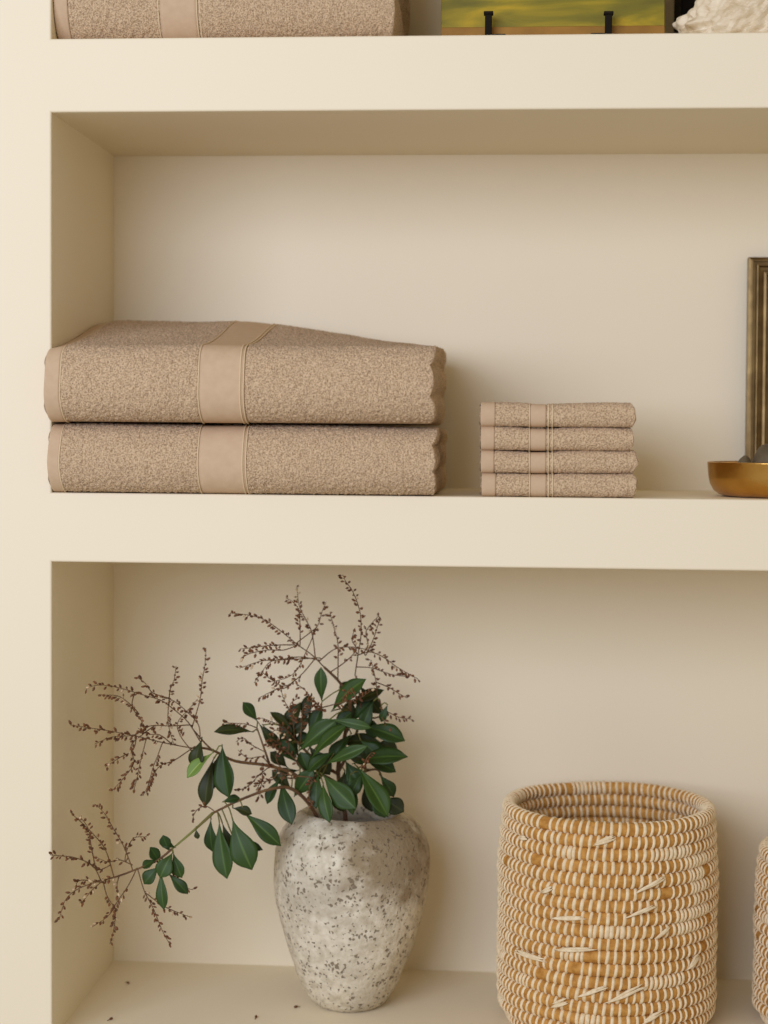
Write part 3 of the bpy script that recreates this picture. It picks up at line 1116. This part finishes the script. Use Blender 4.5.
# ------------------------------------------------------------------ top shelf: painting on easel, rock, dark box
PY = 0.075
px0, px1 = xat(441, 20, PY), xat(665, 20, PY)
pw = px1 - px0
ez = 0.0108
root = thing('painting', 'unframed yellow and green painting with a wooden lower edge on the top shelf', 'painting', (px0, PY, ZA + ez))
root.rotation_euler = (-0.16, 0, 0)
zw = 0.0145
bm = bmesh.new(); add_box(bm, 0, pw, 0, 0.016, zw, 0.22, 0.001); link('canvas', bm, MT['paint'], root)
bm = bmesh.new(); add_box(bm, 0, pw, -0.002, 0.016, 0.0, zw - 0.0003, 0.001); link('wooden_edge', bm, MT['wood'], root)
root = thing('display_easel', 'black metal easel whose two capped pegs hold up the painting', 'easel', (px0, PY, ZA))
for i, p in enumerate((488.5, 608.5)):
    x = xat(p, 20, PY - 0.012) - px0
    ztop = at(p, 12, PY - 0.012).z - ZA
    s = 1 if i == 0 else -1
    bm = bmesh.new()
    add_box(bm, x - 0.0036, x + 0.0036, -0.0156, -0.0084, 0.0, ztop - 0.003, 0.0008)
    add_box(bm, x - 0.0050, x + 0.0050, -0.017, -0.007, ztop - 0.003, ztop, 0.0008)
    link('peg', bm, MT['black'], root)
    bm = bmesh.new()
    xa, xb = sorted((x, x + s * 0.018))
    add_box(bm, xa, xb, -0.0145, -0.0095, 0.007, 0.0145, 0.0006)
    add_box(bm, x - 0.004, x + 0.004, -0.009, 0.09, 0.0, 0.0068, 0.0006)
    link('foot_bar', bm, MT['black'], root)
bm = bmesh.new()
add_box(bm, xat(488, 20, PY) - px0, xat(608, 20, PY) - px0, 0.084, 0.09, 0.0, 0.0065, 0.0006)
link('cross_bar', bm, MT['black'], root)

bm = bmesh.new()
bmesh.ops.create_icosphere(bm, subdivisions=6, radius=1)
for v in bm.verts:
    n = v.co.normalized()
    p = Vector((n.x * 0.095, n.y * 0.055, n.z * 0.062))
    if n.x < 0:                       # tapers to a point at the left foot
        p.z = p.z * (1 + 0.55 * n.x)
    k = 1 + 0.16 * noise.noise(n * 2.1 + Vector((4, 0, 0)))
    c = noise.voronoi(p * 60)[0]
    k += 0.07 * (c[1] - c[0]) + 0.05 * noise.noise(p * 160)
    p = p * k
    v.co = Vector((p.x, p.y, max(p.z + 0.042 + 0.02 * n.x, 0.0005)))
rk = link('quartz_rock', bm, MT['quartz'], loc=(xat(675, 30, 0.075) + 0.101, 0.078, ZA))
tag(rk, 'rough white crystal rock at the right end of the top shelf', 'rock')
root = thing('storage_box', 'near-black upright box behind the white rock on the top shelf', 'box', (xat(681, 10, 0.18), 0.18, ZA))
bm = bmesh.new(); add_box(bm, 0, 0.16, 0, 0.09, 0.0003, 0.17, 0.002); link('box_body', bm, MT['box'], root)
bm = bmesh.new(); add_box(bm, -0.001, 0.161, -0.001, 0.091, 0.1703, 0.205, 0.002); link('box_lid', bm, MT['box'], root)
